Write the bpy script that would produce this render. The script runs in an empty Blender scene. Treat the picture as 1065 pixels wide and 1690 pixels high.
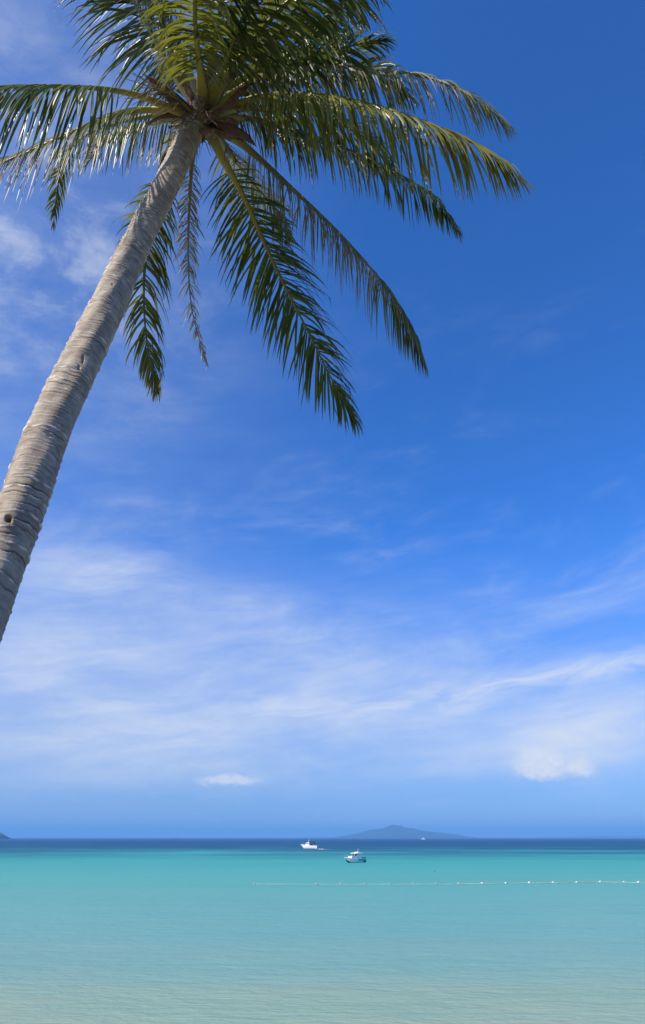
import bpy, bmesh, math, random
import numpy as np
from mathutils import Vector, Matrix

R = math.radians
# ---------------------------------------------------------------- camera
scene = bpy.context.scene
FPX, CX, CY = 1067.0, 532.5, 845.0            # focal length and centre in photograph pixels
PITCH = math.atan(537.0 / FPX)
CAM = Vector((0, 0, 6.0))                     # eye height above the water, on the upper beach
cam_d = bpy.data.cameras.new('camera')
cam_d.sensor_fit = 'VERTICAL'
cam_d.sensor_height = 36
cam_d.lens = FPX / 1690.0 * 36
cam_d.clip_start = 0.05
cam_d.clip_end = 60000
cam = bpy.data.objects.new('camera', cam_d)
scene.collection.objects.link(cam)
cam.location = CAM
cam.rotation_euler = (math.pi / 2 + PITCH, 0, 0)
scene.camera = cam

# ---------------------------------------------------------------- sky, sun, exposure
SUN_EL = R(43)
SUN_AZ = math.atan2(-0.82, -0.57)             # from +Y towards +X: left, a little behind the camera
sdir = Vector((math.sin(SUN_AZ) * math.cos(SUN_EL), math.cos(SUN_AZ) * math.cos(SUN_EL), math.sin(SUN_EL)))
SKY_STRENGTH = 0.105
world = bpy.data.worlds.new('World')
scene.world = world
world.use_nodes = True
wt = world.node_tree
wt.nodes.clear()


class NB:
    """small helper to write node maths as expressions"""
    def __init__(s, t): s.t = t
    def n(s, typ, **kw):
        nd = s.t.nodes.new(typ)
        for k, v in kw.items(): setattr(nd, k, v)
        return nd
    def link(s, a, b): s.t.links.new(a, b)
    def put(s, sock, v):
        if isinstance(v, bpy.types.NodeSocket): s.link(v, sock)
        else: sock.default_value = v
    def m(s, op, a, b=0.0, c=None, clamp=False):
        nd = s.n('ShaderNodeMath', operation=op, use_clamp=clamp)
        s.put(nd.inputs[0], a); s.put(nd.inputs[1], b)
        if c is not None: s.put(nd.inputs[2], c)
        return nd.outputs[0]
    def smooth(s, v, lo, hi, a=0.0, b=1.0):
        nd = s.n('ShaderNodeMapRange', interpolation_type='SMOOTHSTEP')
        s.put(nd.inputs[0], v); s.put(nd.inputs[1], lo); s.put(nd.inputs[2], hi)
        s.put(nd.inputs[3], a); s.put(nd.inputs[4], b)
        return nd.outputs[0]
    def comb(s, x, y, z=0.0):
        nd = s.n('ShaderNodeCombineXYZ')
        s.put(nd.inputs[0], x); s.put(nd.inputs[1], y); s.put(nd.inputs[2], z)
        return nd.outputs[0]
    def noise(s, vec, scale, detail=4.0, rough=0.55, dist=0.0):
        nd = s.n('ShaderNodeTexNoise')
        s.put(nd.inputs['Vector'], vec); s.put(nd.inputs['Scale'], scale)
        s.put(nd.inputs['Detail'], detail); s.put(nd.inputs['Roughness'], rough)
        s.put(nd.inputs['Distortion'], dist)
        return nd.outputs['Fac']
    def mix(s, f, a, b, mode='MIX'):
        nd = s.n('ShaderNodeMix', data_type='RGBA', blend_type=mode)
        s.put(nd.inputs[0], f); s.put(nd.inputs[6], a); s.put(nd.inputs[7], b)
        return nd.outputs[2]
    def ramp(s, f, stops):
        nd = s.n('ShaderNodeValToRGB')
        s.put(nd.inputs[0], f)
        e = nd.color_ramp.elements
        while len(e) < len(stops): e.new(0.5)
        for k, (p, c) in enumerate(stops):
            e[k].position = p; e[k].color = (*c, 1)
        return nd.outputs[0]


W = NB(wt)
sky = W.n('ShaderNodeTexSky', sky_type='NISHITA')
sky.sun_disc = False
sky.sun_elevation = SUN_EL
sky.sun_rotation = SUN_AZ
sky.altitude = 2000
sky.air_density = 1.0
sky.dust_density = 0.0
sky.ozone_density = 10.0
tc = W.n('ShaderNodeTexCoord')
sep = W.n('ShaderNodeSeparateXYZ')
W.link(tc.outputs['Generated'], sep.inputs[0])
DEG = 57.29578
az = W.m('MULTIPLY', W.m('ARCTAN2', sep.outputs[0], sep.outputs[1]), DEG)      # degrees, 0 = seawards
el = W.m('MULTIPLY', W.m('ARCSINE', sep.outputs[2]), DEG)
# the deep tropical blue of the clear sky, paler air low down
hs_col = W.mix(1.0, sky.outputs[0], W.mix(W.smooth(el, -2.0, 24.0), (.62, .62, .74, 1), (.60, 1.23, 1.75, 1)), 'MULTIPLY')
# slow wobble of the cloud coordinates
wob = W.m('SUBTRACT', W.noise(W.comb(W.m('MULTIPLY', az, .05), W.m('MULTIPLY', el, .12)), 1.0, 3), .5)
elw = W.m('ADD', el, W.m('MULTIPLY', wob, 3.0))


def blob(a0, e0, sa, se, slope=0.0, e=None):
    e = e or elw
    da = W.m('SUBTRACT', az, a0)
    de = W.m('SUBTRACT', W.m('SUBTRACT', e, e0), W.m('MULTIPLY', da, slope))
    q = W.m('ADD', W.m('POWER', W.m('ABSOLUTE', W.m('DIVIDE', da, sa)), 2.0),
            W.m('POWER', W.m('ABSOLUTE', W.m('DIVIDE', de, se)), 2.0))
    return W.m('EXPONENT', W.m('MULTIPLY', q, -1.0))


# cirrus: long soft streaks
cv = W.comb(W.m('ADD', W.m('MULTIPLY', az, .055), W.m('MULTIPLY', elw, .03)), W.m('SUBTRACT', W.m('MULTIPLY', elw, .17), W.m('MULTIPLY', az, .024)), 3.7)
streak = W.noise(cv, 1.0, 9, .62, .35)
fv = W.comb(W.m('ADD', W.m('MULTIPLY', az, .10), W.m('MULTIPLY', elw, .05)), W.m('SUBTRACT', W.m('MULTIPLY', elw, .62), W.m('MULTIPLY', az, .085)), 6.3)
fibr = W.noise(fv, 1.0, 10, .66, .45)
cv2 = W.comb(W.m('MULTIPLY', az, .12), W.m('MULTIPLY', el, .22), 9.1)
puff = W.noise(cv2, 1.0, 7, .6, .3)
low = W.m('MULTIPLY', W.smooth(el, 1.5, 7.0), W.smooth(el, 8.0, 25.0, 1.0, 0.0))
thin_low = W.m('MULTIPLY', low, W.smooth(streak, .30, .68, .26, .70))
side = W.smooth(az, -12.0, 32.0, 1.0, .38)                        # the veil is thicker on one side
thin_low = W.m('MULTIPLY', thin_low, side)
veil_l = W.m('MULTIPLY', blob(-14.0, 11.5, 17.0, 6.0), W.smooth(streak, .30, .68, .30, .66))
stk_r = W.m('MULTIPLY', blob(15.0, 11.0, 22.0, .95, .10), W.smooth(fibr, .3, .65, .12, .72))
broad_r = W.m('MULTIPLY', blob(21.0, 7.2, 10.0, 2.6, .05), W.smooth(puff, .3, .62, .70, 1.0))
wisp_l = W.m('MULTIPLY', blob(-19.0, 20.5, 7.0, 2.0, -.03), W.smooth(streak, .35, .65, .1, .5))
hi = W.m('MULTIPLY', blob(-33.0, 44.0, 14.0, 8.0, e=el), W.smooth(puff, .42, .72, .0, .55))
rest = W.m('MULTIPLY', W.m('MULTIPLY', W.smooth(streak, .45, .78, 0.0, .24), W.smooth(fibr, .3, .7, .5, 1.1)), W.smooth(el, 52.0, 20.0))
veil = thin_low
sunward = W.m('MULTIPLY', W.smooth(az, 8.0, -45.0, 0.0, .22), W.smooth(puff, .2, .8, .5, 1.3))
for b_ in (sunward, veil_l, stk_r, broad_r, wisp_l, hi, rest):
    veil = W.m('SUBTRACT', W.m('ADD', veil, b_), W.m('MULTIPLY', veil, b_))      # screen
veil = W.m('MULTIPLY', veil, W.smooth(fibr, .28, .70, .80, 1.12), clamp=True)
# small bright cumulus near the horizon
cvec = W.comb(W.m('MULTIPLY', az, .55), W.m('MULTIPLY', el, .95), 1.3)
cpf = W.noise(cvec, 1.0, 8, .62)
cfine = W.noise(cvec, 3.2, 6, .6)
lump = W.m('ADD', W.m('MULTIPLY', W.m('SUBTRACT', cpf, .5), 2.4), W.m('MULTIPLY', W.m('SUBTRACT', cfine, .5), 1.3))
elc = W.m('ADD', el, lump)
c1 = W.smooth(W.m('MAXIMUM', blob(17.6, 5.1, 2.7, 1.75, 0, elc), W.m('MULTIPLY', blob(20.2, 4.8, 1.6, 1.1, 0, elc), .9)), .22, .95)
base_n = W.m('ADD', el, W.m('MULTIPLY', lump, .30))
c1 = W.m('MULTIPLY', c1, W.smooth(base_n, 3.85, 4.45, 0.0, .95))
c2 = W.m('MULTIPLY', W.smooth(blob(-7.6, 4.15, 2.9, .42, 0, W.m('ADD', el, W.m('MULTIPLY', lump, .5))), .2, .9), .8)
c3 = W.m('MULTIPLY', W.smooth(cpf, .60, .78, 0.0, .22), W.m('MULTIPLY', W.smooth(el, .7, 1.6), W.smooth(el, 4.2, 2.6)))
cum = W.m('MAXIMUM', W.m('MAXIMUM', c1, c2), c3)
s_col = W.mix(W.m('MULTIPLY', veil, .92), hs_col, (5.65, 6.05, 6.55, 1))
s_col = W.mix(cum, s_col, W.mix(W.smooth(cfine, .3, .7), (5.5, 5.8, 6.5, 1), (6.4, 6.5, 6.8, 1)))
bg = W.n('ShaderNodeBackground')
bg.inputs['Strength'].default_value = SKY_STRENGTH
W.link(s_col, bg.inputs['Color'])
wo = W.n('ShaderNodeOutputWorld')
W.link(bg.outputs[0], wo.inputs['Surface'])

sun_d = bpy.data.lights.new('sun', 'SUN')
sun_d.energy = 5.0
sun_d.angle = R(0.53)
sun_d.color = (1.0, 0.93, 0.82)
sun = bpy.data.objects.new('sun', sun_d)
scene.collection.objects.link(sun)
sun.rotation_euler = sdir.to_track_quat('Z', 'Y').to_euler()
sun.location = (-20, -10, 40)

scene.view_settings.view_transform = 'Standard'
scene.view_settings.look = 'None'
scene.view_settings.exposure = 0.415
scene.view_settings.gamma = 1.0
scene.view_settings.use_curve_mapping = False
scene.render.engine = 'CYCLES'

# ---------------------------------------------------------------- helpers
COL = scene.collection
rng = random.Random(11)
cp, sp = math.cos(PITCH), math.sin(PITCH)


def at(px, py, d):
    """point seen at a photograph pixel, d metres deep along the view axis"""
    x = (px - CX) / FPX * d
    v = (CY - py) / FPX * d
    return Vector((x, d * cp - v * sp, CAM.z + d * sp + v * cp))


def sea_at(px, py):
    """point of the water surface seen at a photograph pixel"""
    p = at(px, py, 1.0) - CAM
    t = -CAM.z / p.z
    return Vector((p.x * t, p.y * t, 0))


def on_screen(p):
    q = p - CAM
    d = q.y * cp + q.z * sp
    v = -q.y * sp + q.z * cp
    return (CX + q.x / d * FPX, CY - v / d * FPX) if d > .05 else (-999, -999)


def tag(o, label=None, cat=None, group=None, kind=None):
    if label: o['label'] = label
    if cat: o['category'] = cat
    if group: o['group'] = group
    if kind: o['kind'] = kind
    return o


def empty(name, loc=(0, 0, 0), rz=0.0):
    o = bpy.data.objects.new(name, None)
    o.location = loc; o.rotation_euler = (0, 0, rz)
    o.empty_display_size = .2
    COL.objects.link(o)
    return o


def mesh_obj(name, verts, faces, mats, parent=None, smooth=True, fmat=None, attrs=None, world_pts=False):
    """one mesh object; with world_pts the vertices are world points and the parent's place is taken off"""
    me = bpy.data.meshes.new(name)
    me.from_pydata([tuple(v) for v in verts], [], faces)
    for m_ in (mats if isinstance(mats, (list, tuple)) else [mats]): me.materials.append(m_)
    if fmat is not None: me.polygons.foreach_set('material_index', fmat)
    if smooth: me.polygons.foreach_set('use_smooth', [True] * len(me.polygons))
    for an, vals in (attrs or {}).items():
        a = me.attributes.new(an, 'FLOAT', 'POINT')
        a.data.foreach_set('value', vals)
    me.update()
    o = bpy.data.objects.new(name, me)
    COL.objects.link(o)
    if parent:
        o.parent = parent
        if world_pts: o.matrix_parent_inverse = PINV[parent.name]
    return o


PINV = {}


def catmull(pts, n):
    """smooth curve through pts, n samples evenly spaced by length"""
    P = [Vector(p) for p in pts]
    P = [P[0] * 2 - P[1]] + P + [P[-1] * 2 - P[-2]]
    out = []
    for i in range(1, len(P) - 2):
        a, b, c, d = P[i - 1:i + 3]
        for k in range(24):
            t = k / 24
            out.append(.5 * ((2 * b) + (c - a) * t + (2 * a - 5 * b + 4 * c - d) * t * t + (3 * b - a - 3 * c + d) * t ** 3))
    out.append(P[-2])
    A = np.array([tuple(v) for v in out])
    s = np.concatenate([[0], np.cumsum(np.linalg.norm(np.diff(A, axis=0), axis=1))])
    q = np.linspace(0, s[-1], n)
    B = np.stack([np.interp(q, s, A[:, k]) for k in range(3)], 1)
    return [Vector(v) for v in B], s[-1]


def frames(C, up=Vector((0, 0, 1))):
    """tangent, normal (upper side) and side along a curve, carried without twist"""
    n = len(C)
    T = [(C[min(i + 1, n - 1)] - C[max(i - 1, 0)]).normalized() for i in range(n)]
    N = []
    v = (up - T[0] * up.dot(T[0]))
    if v.length < .05: v = Vector((0, 1, 0)) - T[0] * T[0].y
    v.normalize()
    for i in range(n):
        v = (v - T[i] * v.dot(T[i])).normalized()
        N.append(v.copy())
    return T, N, [T[i].cross(N[i]) for i in range(n)]


def tube(C, rad, sides=8, flat=1.0, cap=True, fr=None):
    T, N, S = fr or frames(C)
    V, F = [], []
    for i, c in enumerate(C):
        r = rad[i] if hasattr(rad, '__len__') else rad
        for k in range(sides):
            a = 2 * math.pi * k / sides
            V.append(c + S[i] * (math.cos(a) * r) + N[i] * (math.sin(a) * r * flat))
    for i in range(len(C) - 1):
        for k in range(sides):
            k2 = (k + 1) % sides
            F.append((i * sides + k, i * sides + k2, (i + 1) * sides + k2, (i + 1) * sides + k))
    if cap:
        F.append(tuple(range(sides))[::-1])
        F.append(tuple((len(C) - 1) * sides + k for k in range(sides)))
    return V, F


class MB:
    """collects shapes into one mesh"""
    def __init__(s): s.V, s.F, s.M = [], [], []
    def add(s, VF, mi=0):
        b = len(s.V); s.V += list(VF[0]); s.F += [tuple(b + i for i in f) for f in VF[1]]
        s.M += [mi] * len(VF[1]); return s
    def box(s, c, d, mi=0, taper=1.0, shear=0.0):
        x, y, z = c; a, b, h = d[0] / 2, d[1] / 2, d[2] / 2
        V = [Vector((x + sx * a * (taper if sz > 0 else 1) + (shear if sz > 0 else 0), y + sy * b * (taper if sz > 0 else 1), z + sz * h))
             for sz in (-1, 1) for sx, sy in ((-1, -1), (1, -1), (1, 1), (-1, 1))]
        F = [(3, 2, 1, 0), (4, 5, 6, 7)] + [(k, (k + 1) % 4, 4 + (k + 1) % 4, 4 + k) for k in range(4)]
        return s.add((V, F), mi)
    def rod(s, a, b, r, mi=0, sides=6):
        return s.add(tube([Vector(a), Vector(b)], [r, r], sides), mi)
    def build(s, name, mats, parent=None, smooth=False):
        o = mesh_obj(name, s.V, s.F, mats, parent, smooth, s.M)
        return o


def new_mat(name):
    m_ = bpy.data.materials.new(name)
    m_.use_nodes = True
    t = m_.node_tree
    b = t.nodes['Principled BSDF']
    return m_, NB(t), b


def plain(name, col, rough=.5, spec=.5, metal=0.0, var=.12, scale=6.0):
    m_, B, b = new_mat(name)
    tcn = B.n('ShaderNodeTexCoord')
    nz = B.noise(tcn.outputs['Object'], scale, 5, .6)
    dk = tuple(c * (1 - var) for c in col) + (1,)
    lt = tuple(min(1, c * (1 + var)) for c in col) + (1,)
    B.link(B.mix(B.smooth(nz, .3, .7), dk, lt), b.inputs['Base Color'])
    b.inputs['Roughness'].default_value = rough
    b.inputs['Specular IOR Level'].default_value = spec
    b.inputs['Metallic'].default_value = metal
    return m_


# ---------------------------------------------------------------- materials of the setting
def water_material():
    m_, B, b = new_mat('sea_water')
    geo = B.n('ShaderNodeNewGeometry')
    s = B.n('ShaderNodeSeparateXYZ'); B.link(geo.outputs['Position'], s.inputs[0])
    X, Y = s.outputs[0], s.outputs[1]
    # depth of water follows the distance from the shore, in patches and bars of sand
    lnY = B.m('LOGARITHM', B.m('MAXIMUM', Y, 5.0), math.e)
    pv = B.comb(B.m('DIVIDE', X, B.m('MAXIMUM', Y, 10.0)), B.m('MULTIPLY', lnY, 4.2), 0)
    big = B.noise(B.comb(B.m('MULTIPLY', X, .006), B.m('MULTIPLY', Y, .026), 0), 1.0, 5, .6, .4)
    mid = B.noise(B.comb(B.m('MULTIPLY', X, .05), B.m('MULTIPLY', Y, .16), 4.0), 1.0, 4, .6, .3)
    sml = B.noise(B.comb(B.m('MULTIPLY', X, .35), B.m('MULTIPLY', Y, 1.1), 8.0), 1.0, 4, .6)
    t = B.m('DIVIDE', B.m('SUBTRACT', lnY, 3.2189), 3.689)
    t = B.m('ADD', t, B.m('MULTIPLY', B.m('SUBTRACT', big, .5), .24))
    brk = B.noise(B.comb(B.m('MULTIPLY', X, .011), B.m('MULTIPLY', Y, .017), 11.0), 1.0, 7, .68, .6)
    t = B.m('ADD', t, B.m('MULTIPLY', B.m('SUBTRACT', brk, .5), B.smooth(lnY, 4.9, 5.8, 0.0, .48)))
    t = B.m('ADD', t, B.m('MULTIPLY', B.m('SUBTRACT', mid, .5), .13))
    t = B.m('ADD', t, B.m('MULTIPLY', B.m('SUBTRACT', sml, .5), .02))
    col = B.ramp(t, [(.00, (.29, .325, .210)), (.07, (.215, .318, .222)), (.14, (.150, .300, .240)), (.26, (.098, .290, .248)),
                     (.46, (.064, .296, .262)), (.57, (.043, .280, .262)), (.67, (.028, .190, .222)), (.80, (.013, .078, .145)), (1.0, (.008, .050, .125))])
    # sand bars, weed and ruffled patches
    pt1 = B.noise(B.comb(B.m('MULTIPLY', X, .022), B.m('MULTIPLY', Y, .11), 5.0), 1.0, 6, .62, .5)
    pt2 = B.noise(B.comb(B.m('MULTIPLY', X, .11), B.m('MULTIPLY', Y, .50), 7.0), 1.0, 5, .62, .5)
    pat = B.m('ADD', B.m('MULTIPLY', pt1, .6), B.m('MULTIPLY', pt2, .4))
    col = B.mix(B.smooth(pat, .50, .36, 0, .42), col, B.mix(1.0, col, (.68, .86, .84, 1), 'MULTIPLY'))
    col = B.mix(B.smooth(pat, .52, .66, 0, .30), col, B.mix(1.0, col, (1.25, 1.12, 1.10, 1), 'MULTIPLY'))
    B.link(col, b.inputs['Base Color'])
    # waves too far away to tell apart widen the sheen
    B.link(B.smooth(lnY, 3.4, 6.2, .16, .62), b.inputs['Roughness'])
    b.inputs['IOR'].default_value = 1.33
    b.inputs['Specular IOR Level'].default_value = .12
    # wind ripples on low swells running along the shore
    w1 = B.noise(B.comb(B.m('MULTIPLY', X, .35), B.m('MULTIPLY', Y, .9), 1.0), 1.0, 5, .6, .3)
    w2 = B.noise(B.comb(B.m('MULTIPLY', X, 1.6), B.m('MULTIPLY', Y, 3.4), 2.0), 1.0, 5, .65, .4)
    h = B.m('ADD', B.m('MULTIPLY', w1, .45), B.m('MULTIPLY', w2, .16))
    bp = B.n('ShaderNodeBump')
    bp.inputs['Strength'].default_value = .5
    bp.inputs['Distance'].default_value = 1.0
    B.link(h, bp.inputs['Height']); B.link(bp.outputs[0], b.inputs['Normal'])
    return m_


def sand_material():
    m_, B, b = new_mat('beach_sand')
    geo = B.n('ShaderNodeNewGeometry')
    n1 = B.noise(geo.outputs['Position'], .6, 6, .6)
    n2 = B.noise(geo.outputs['Position'], 40.0, 3, .7)
    c = B.mix(n1, (.42, .36, .26, 1), (.55, .49, .37, 1))
    c = B.mix(B.m('MULTIPLY', n2, .35), c, (.30, .25, .18, 1))
    sp_ = B.n('ShaderNodeSeparateXYZ'); B.link(geo.outputs['Position'], sp_.inputs[0])
    edge = B.m('ADD', sp_.outputs[1], B.m('MULTIPLY', B.m('SUBTRACT', n1, .5), 6.0))
    unseen_turf = B.mix(n2, (.035, .055, .018, 1), (.10, .085, .045, 1))          # unseen dark grass and litter, added to cut bounce light on the palm
    B.link(B.mix(B.smooth(edge, 5.0, 8.0), unseen_turf, c), b.inputs['Base Color'])
    b.inputs['Roughness'].default_value = .9
    bp = B.n('ShaderNodeBump'); bp.inputs['Strength'].default_value = .5; bp.inputs['Distance'].default_value = .05
    B.link(B.m('ADD', B.m('MULTIPLY', n1, 1.0), B.m('MULTIPLY', n2, .15)), bp.inputs['Height']); B.link(bp.outputs[0], b.inputs['Normal'])
    return m_


def island_material(name, c0, c1):
    m_, B, b = new_mat(name)
    tcn = B.n('ShaderNodeTexCoord')
    nz = B.noise(tcn.outputs['Object'], .012, 7, .65)
    B.link(B.mix(B.smooth(nz, .35, .65), (*c0, 1), (*c1, 1)), b.inputs['Base Color'])
    b.inputs['Roughness'].default_value = .95
    b.inputs['Specular IOR Level'].default_value = .1
    return m_


M_WATER, M_SAND = water_material(), sand_material()
M_ISLE = island_material('island_forest', (.018, .036, .022), (.045, .065, .035))
M_HEAD = island_material('headland_forest', (.03, .06, .02), (.08, .10, .04))

# ---------------------------------------------------------------- sea and beach
FAR = 14000.0
ys = [24.0, 40, 60, 100, 200, 400, 1000, 3000, FAR]
V, F = [], []
for y in ys:
    for x in (-FAR, -3000, -600, -120, 0, 120, 600, 3000, FAR): V.append((x, y, 0))
for i in range(len(ys) - 1):
    for k in range(8): F.append((i * 9 + k, i * 9 + k + 1, i * 9 + k + 10, i * 9 + k + 9))
tag(mesh_obj('sea', V, F, M_WATER, smooth=False), kind='structure')

xs = np.concatenate([[-600, -300, -150, -80, -50], np.arange(-30, 31, 1.0), [50, 80, 150, 300, 600]])
yb = np.concatenate([[-200, -100, -50], np.arange(-24, 34, 1.0), [45, 70]])


def beach_z(x, y):
    z = np.interp(y, [-200, -20, 0, 5, 12, 26.5, 34, 70], [5.2, 4.9, 4.5, 4.3, 2.6, 0.0, -.7, -2.6])
    return float(z + .05 * math.sin(x * .9 + y * .4) * math.sin(y * .7 - x * .3) * (1 if y < 22 else .2) + .15 * math.sin(x * .021 + 1))


V = [(x, y, beach_z(x, y)) for y in yb for x in xs]
nx = len(xs)
F = [(i * nx + k, i * nx + k + 1, (i + 1) * nx + k + 1, (i + 1) * nx + k) for i in range(len(yb) - 1) for k in range(nx - 1)]
tag(mesh_obj('beach', V, F, M_SAND), kind='structure')


# ---------------------------------------------------------------- far islands
def island(name, sky_pts, dist, depth, mat, seed):
    """a hilly island: ridge heights along its length, falling to the water front and back"""
    rr = np.random.RandomState(seed)
    P = []
    for px, py in sky_pts:
        q = at(px, py, 1.0) - CAM
        t = dist / q.y
        P.append((q.x * t, max(CAM.z + q.z * t, -2)))
    P = np.array(P)
    n, mrows = 110, 17
    X = np.linspace(P[0, 0], P[-1, 0], n)
    H = np.interp(X, P[:, 0], P[:, 1])
    span = P[:, 1].max()
    for f_, a_ in ((9, .035), (23, .022), (47, .012)):
        H = H + np.interp(X, np.linspace(X[0], X[-1], f_ * 3), rr.randn(f_ * 3)) * span * a_ * np.clip(H / span, 0, 1)
    V, F = [], []
    wob_ = [np.interp(X, np.linspace(X[0], X[-1], 30), rr.randn(30)) for _ in range(mrows)]
    for j in range(mrows):
        v = -1 + 2 * j / (mrows - 1)
        sh = (1 - abs(v) ** 1.4)
        for i in range(n):
            z = max(H[i], 0) * sh * (1 + .10 * wob_[j][i] * (1 - sh) * 2) - (3 if abs(v) == 1 else 0)
            if i in (0, n - 1): z = -3
            V.append((X[i] + wob_[(j + 3) % mrows][i] * span * .05, dist + v * depth * (.35 + .65 * math.sin(math.pi * (i + .5) / n)), z))
    for j in range(mrows - 1):
        for i in range(n - 1): F.append((j * n + i, j * n + i + 1, (j + 1) * n + i + 1, (j + 1) * n + i))
    return mesh_obj(name, V, F, mat)


ISL = 6500.0
tag(island('island', [(540, 1384), (565, 1380), (590, 1375), (612, 1369), (632, 1367.5), (643, 1363), (650, 1361), (658, 1363), (668, 1366.5), (680, 1366), (697, 1371),
                      (712, 1373), (730, 1374), (748, 1377), (768, 1380), (790, 1384)], ISL, 900, M_ISLE, 3), kind='structure')
tag(island('low_island', [(495, 1384), (512, 1381.2), (530, 1380.6), (548, 1381.5), (570, 1384)], 11500, 500, M_ISLE, 5), kind='structure')
tag(island('long_low_island', [(860, 1384), (900, 1381.6), (950, 1380.4), (985, 1379.2), (1020, 1380), (1060, 1379), (1110, 1381), (1160, 1384)], 11000, 600, M_ISLE, 8), kind='structure')
tag(island('headland', [(-190, 1380), (-120, 1362), (-60, 1363), (-30, 1366), (-13, 1368.5), (-6, 1372), (-1, 1376), (3, 1384)], 2300, 260, M_HEAD, 12), kind='structure')

# the sea air in which the far islands fade
mh = bpy.data.materials.new('sea_air'); mh.use_nodes = True
th = mh.node_tree; th.nodes.clear()
vol = th.nodes.new('ShaderNodeVolumePrincipled')
vol.inputs['Color'].default_value = (.20, .52, 1.0, 1)
vol.inputs['Density'].default_value = 2.2e-4
vol.inputs['Anisotropy'].default_value = 0.0
vo = th.nodes.new('ShaderNodeOutputMaterial')
th.links.new(vol.outputs[0], vo.inputs['Volume'])
HB = MB().box((0, 6950, 75), (29000, 15000, 156))
tag(HB.build('haze', mh), 'pale blue haze over the far sea and islands', 'haze', kind='stuff')

# ---------------------------------------------------------------- coconut palm: materials
def bark_material():
    m_, B, b = new_mat('palm_bark')
    lip = B.n('ShaderNodeAttribute', attribute_name='lip').outputs['Fac']
    su = B.n('ShaderNodeAttribute', attribute_name='along').outputs['Fac']
    an = B.n('ShaderNodeAttribute', attribute_name='round').outputs['Fac']
    geo = B.n('ShaderNodeNewGeometry')
    ca = B.m('MULTIPLY', B.m('COSINE', an), .14); sa = B.m('MULTIPLY', B.m('SINE', an), .14)
    v1 = B.comb(ca, sa, su)
    blot = B.noise(v1, 7.0, 5, .65)
    fine = B.noise(B.comb(B.m('MULTIPLY', ca, 9), B.m('MULTIPLY', sa, 9), B.m('MULTIPLY', su, 60.0)), 1.0, 5, .65, .2)
    vert = B.noise(B.comb(B.m('MULTIPLY', ca, 260), B.m('MULTIPLY', sa, 260), B.m('MULTIPLY', su, 14.0)), 1.0, 4, .6)
    c = B.mix(B.smooth(blot, .3, .7), (.255, .20, .150, 1), (.44, .365, .285, 1))
    c = B.mix(B.smooth(fine, .44, .74, 0, .55), c, (.58, .50, .40, 1))
    c = B.mix(B.smooth(fine, .48, .28, 0, .40), c, (.13, .105, .09, 1))
    stain = B.noise(v1, 2.6, 6, .7, .6)
    c = B.mix(B.smooth(stain, .54, .72, 0, .35), c, (.15, .12, .095, 1))
    c = B.mix(B.m('MULTIPLY', B.smooth(vert, .55, .75), .45), c, (.14, .115, .10, 1))
    c = B.mix(B.smooth(lip, .12, .7, 0, .9), c, (.78, .71, .60, 1))
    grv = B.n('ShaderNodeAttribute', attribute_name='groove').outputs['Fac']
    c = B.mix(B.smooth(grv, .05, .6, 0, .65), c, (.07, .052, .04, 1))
    B.link(c, b.inputs['Base Color'])
    b.inputs['Roughness'].default_value = .85
    b.inputs['Specular IOR Level'].default_value = .25
    bp = B.n('ShaderNodeBump'); bp.inputs['Strength'].default_value = .7; bp.inputs['Distance'].default_value = .006
    B.link(B.m('ADD', B.m('MULTIPLY', fine, .8), B.m('MULTIPLY', vert, .5)), bp.inputs['Height'])
    B.link(bp.outputs[0], b.inputs['Normal'])
    return m_


def leaf_material():
    m_, B, b = new_mat('palm_leaflet')
    dry = B.n('ShaderNodeAttribute', attribute_name='dry').outputs['Fac']
    hue = B.n('ShaderNodeAttribute', attribute_name='hue').outputs['Fac']
    geo = B.n('ShaderNodeNewGeometry')
    nz = B.noise(geo.outputs['Position'], 14.0, 3, .6)
    green = B.ramp(hue, [(0.0, (.034, .068, .016)), (.45, (.088, .125, .020)), (.8, (.20, .20, .032)), (1.0, (.28, .245, .045))])
    brown = B.mix(nz, (.27, .185, .125, 1), (.52, .42, .31, 1))
    c = B.mix(dry, green, brown)
    B.link(c, b.inputs['Base Color'])
    b.inputs['Roughness'].default_value = .30
    B.link(B.smooth(dry, 0, 1, .37, .5), b.inputs['Roughness'])
    b.inputs['Specular IOR Level'].default_value = .45
    tr = B.n('ShaderNodeBsdfTranslucent')
    B.link(B.mix(.5, c, (.34, .36, .03, 1), 'MIX'), tr.inputs['Color'])
    mx = B.n('ShaderNodeMixShader'); mx.inputs[0].default_value = .32
    B.link(b.outputs[0], mx.inputs[1]); B.link(tr.outputs[0], mx.inputs[2])
    out = B.t.nodes['Material Output']
    B.link(mx.outputs[0], out.inputs['Surface'])
    return m_


def rachis_material():
    m_, B, b = new_mat('palm_rachis')
    u = B.n('ShaderNodeAttribute', attribute_name='along').outputs['Fac']
    dry = B.n('ShaderNodeAttribute', attribute_name='dry').outputs['Fac']
    geo = B.n('ShaderNodeNewGeometry')
    nz = B.noise(geo.outputs['Position'], 9.0, 5, .65)
    g = B.ramp(u, [(0.0, (.26, .17, .06)), (.06, (.33, .28, .035)), (.22, (.31, .28, .03)), (.5, (.20, .20, .03)), (1.0, (.10, .125, .025))])
    g = B.mix(B.smooth(nz, .55, .75, 0, .55), g, (.19, .13, .06, 1))
    B.link(B.mix(dry, g, (.30, .23, .15, 1)), b.inputs['Base Color'])
    b.inputs['Roughness'].default_value = .42
    return m_


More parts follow.
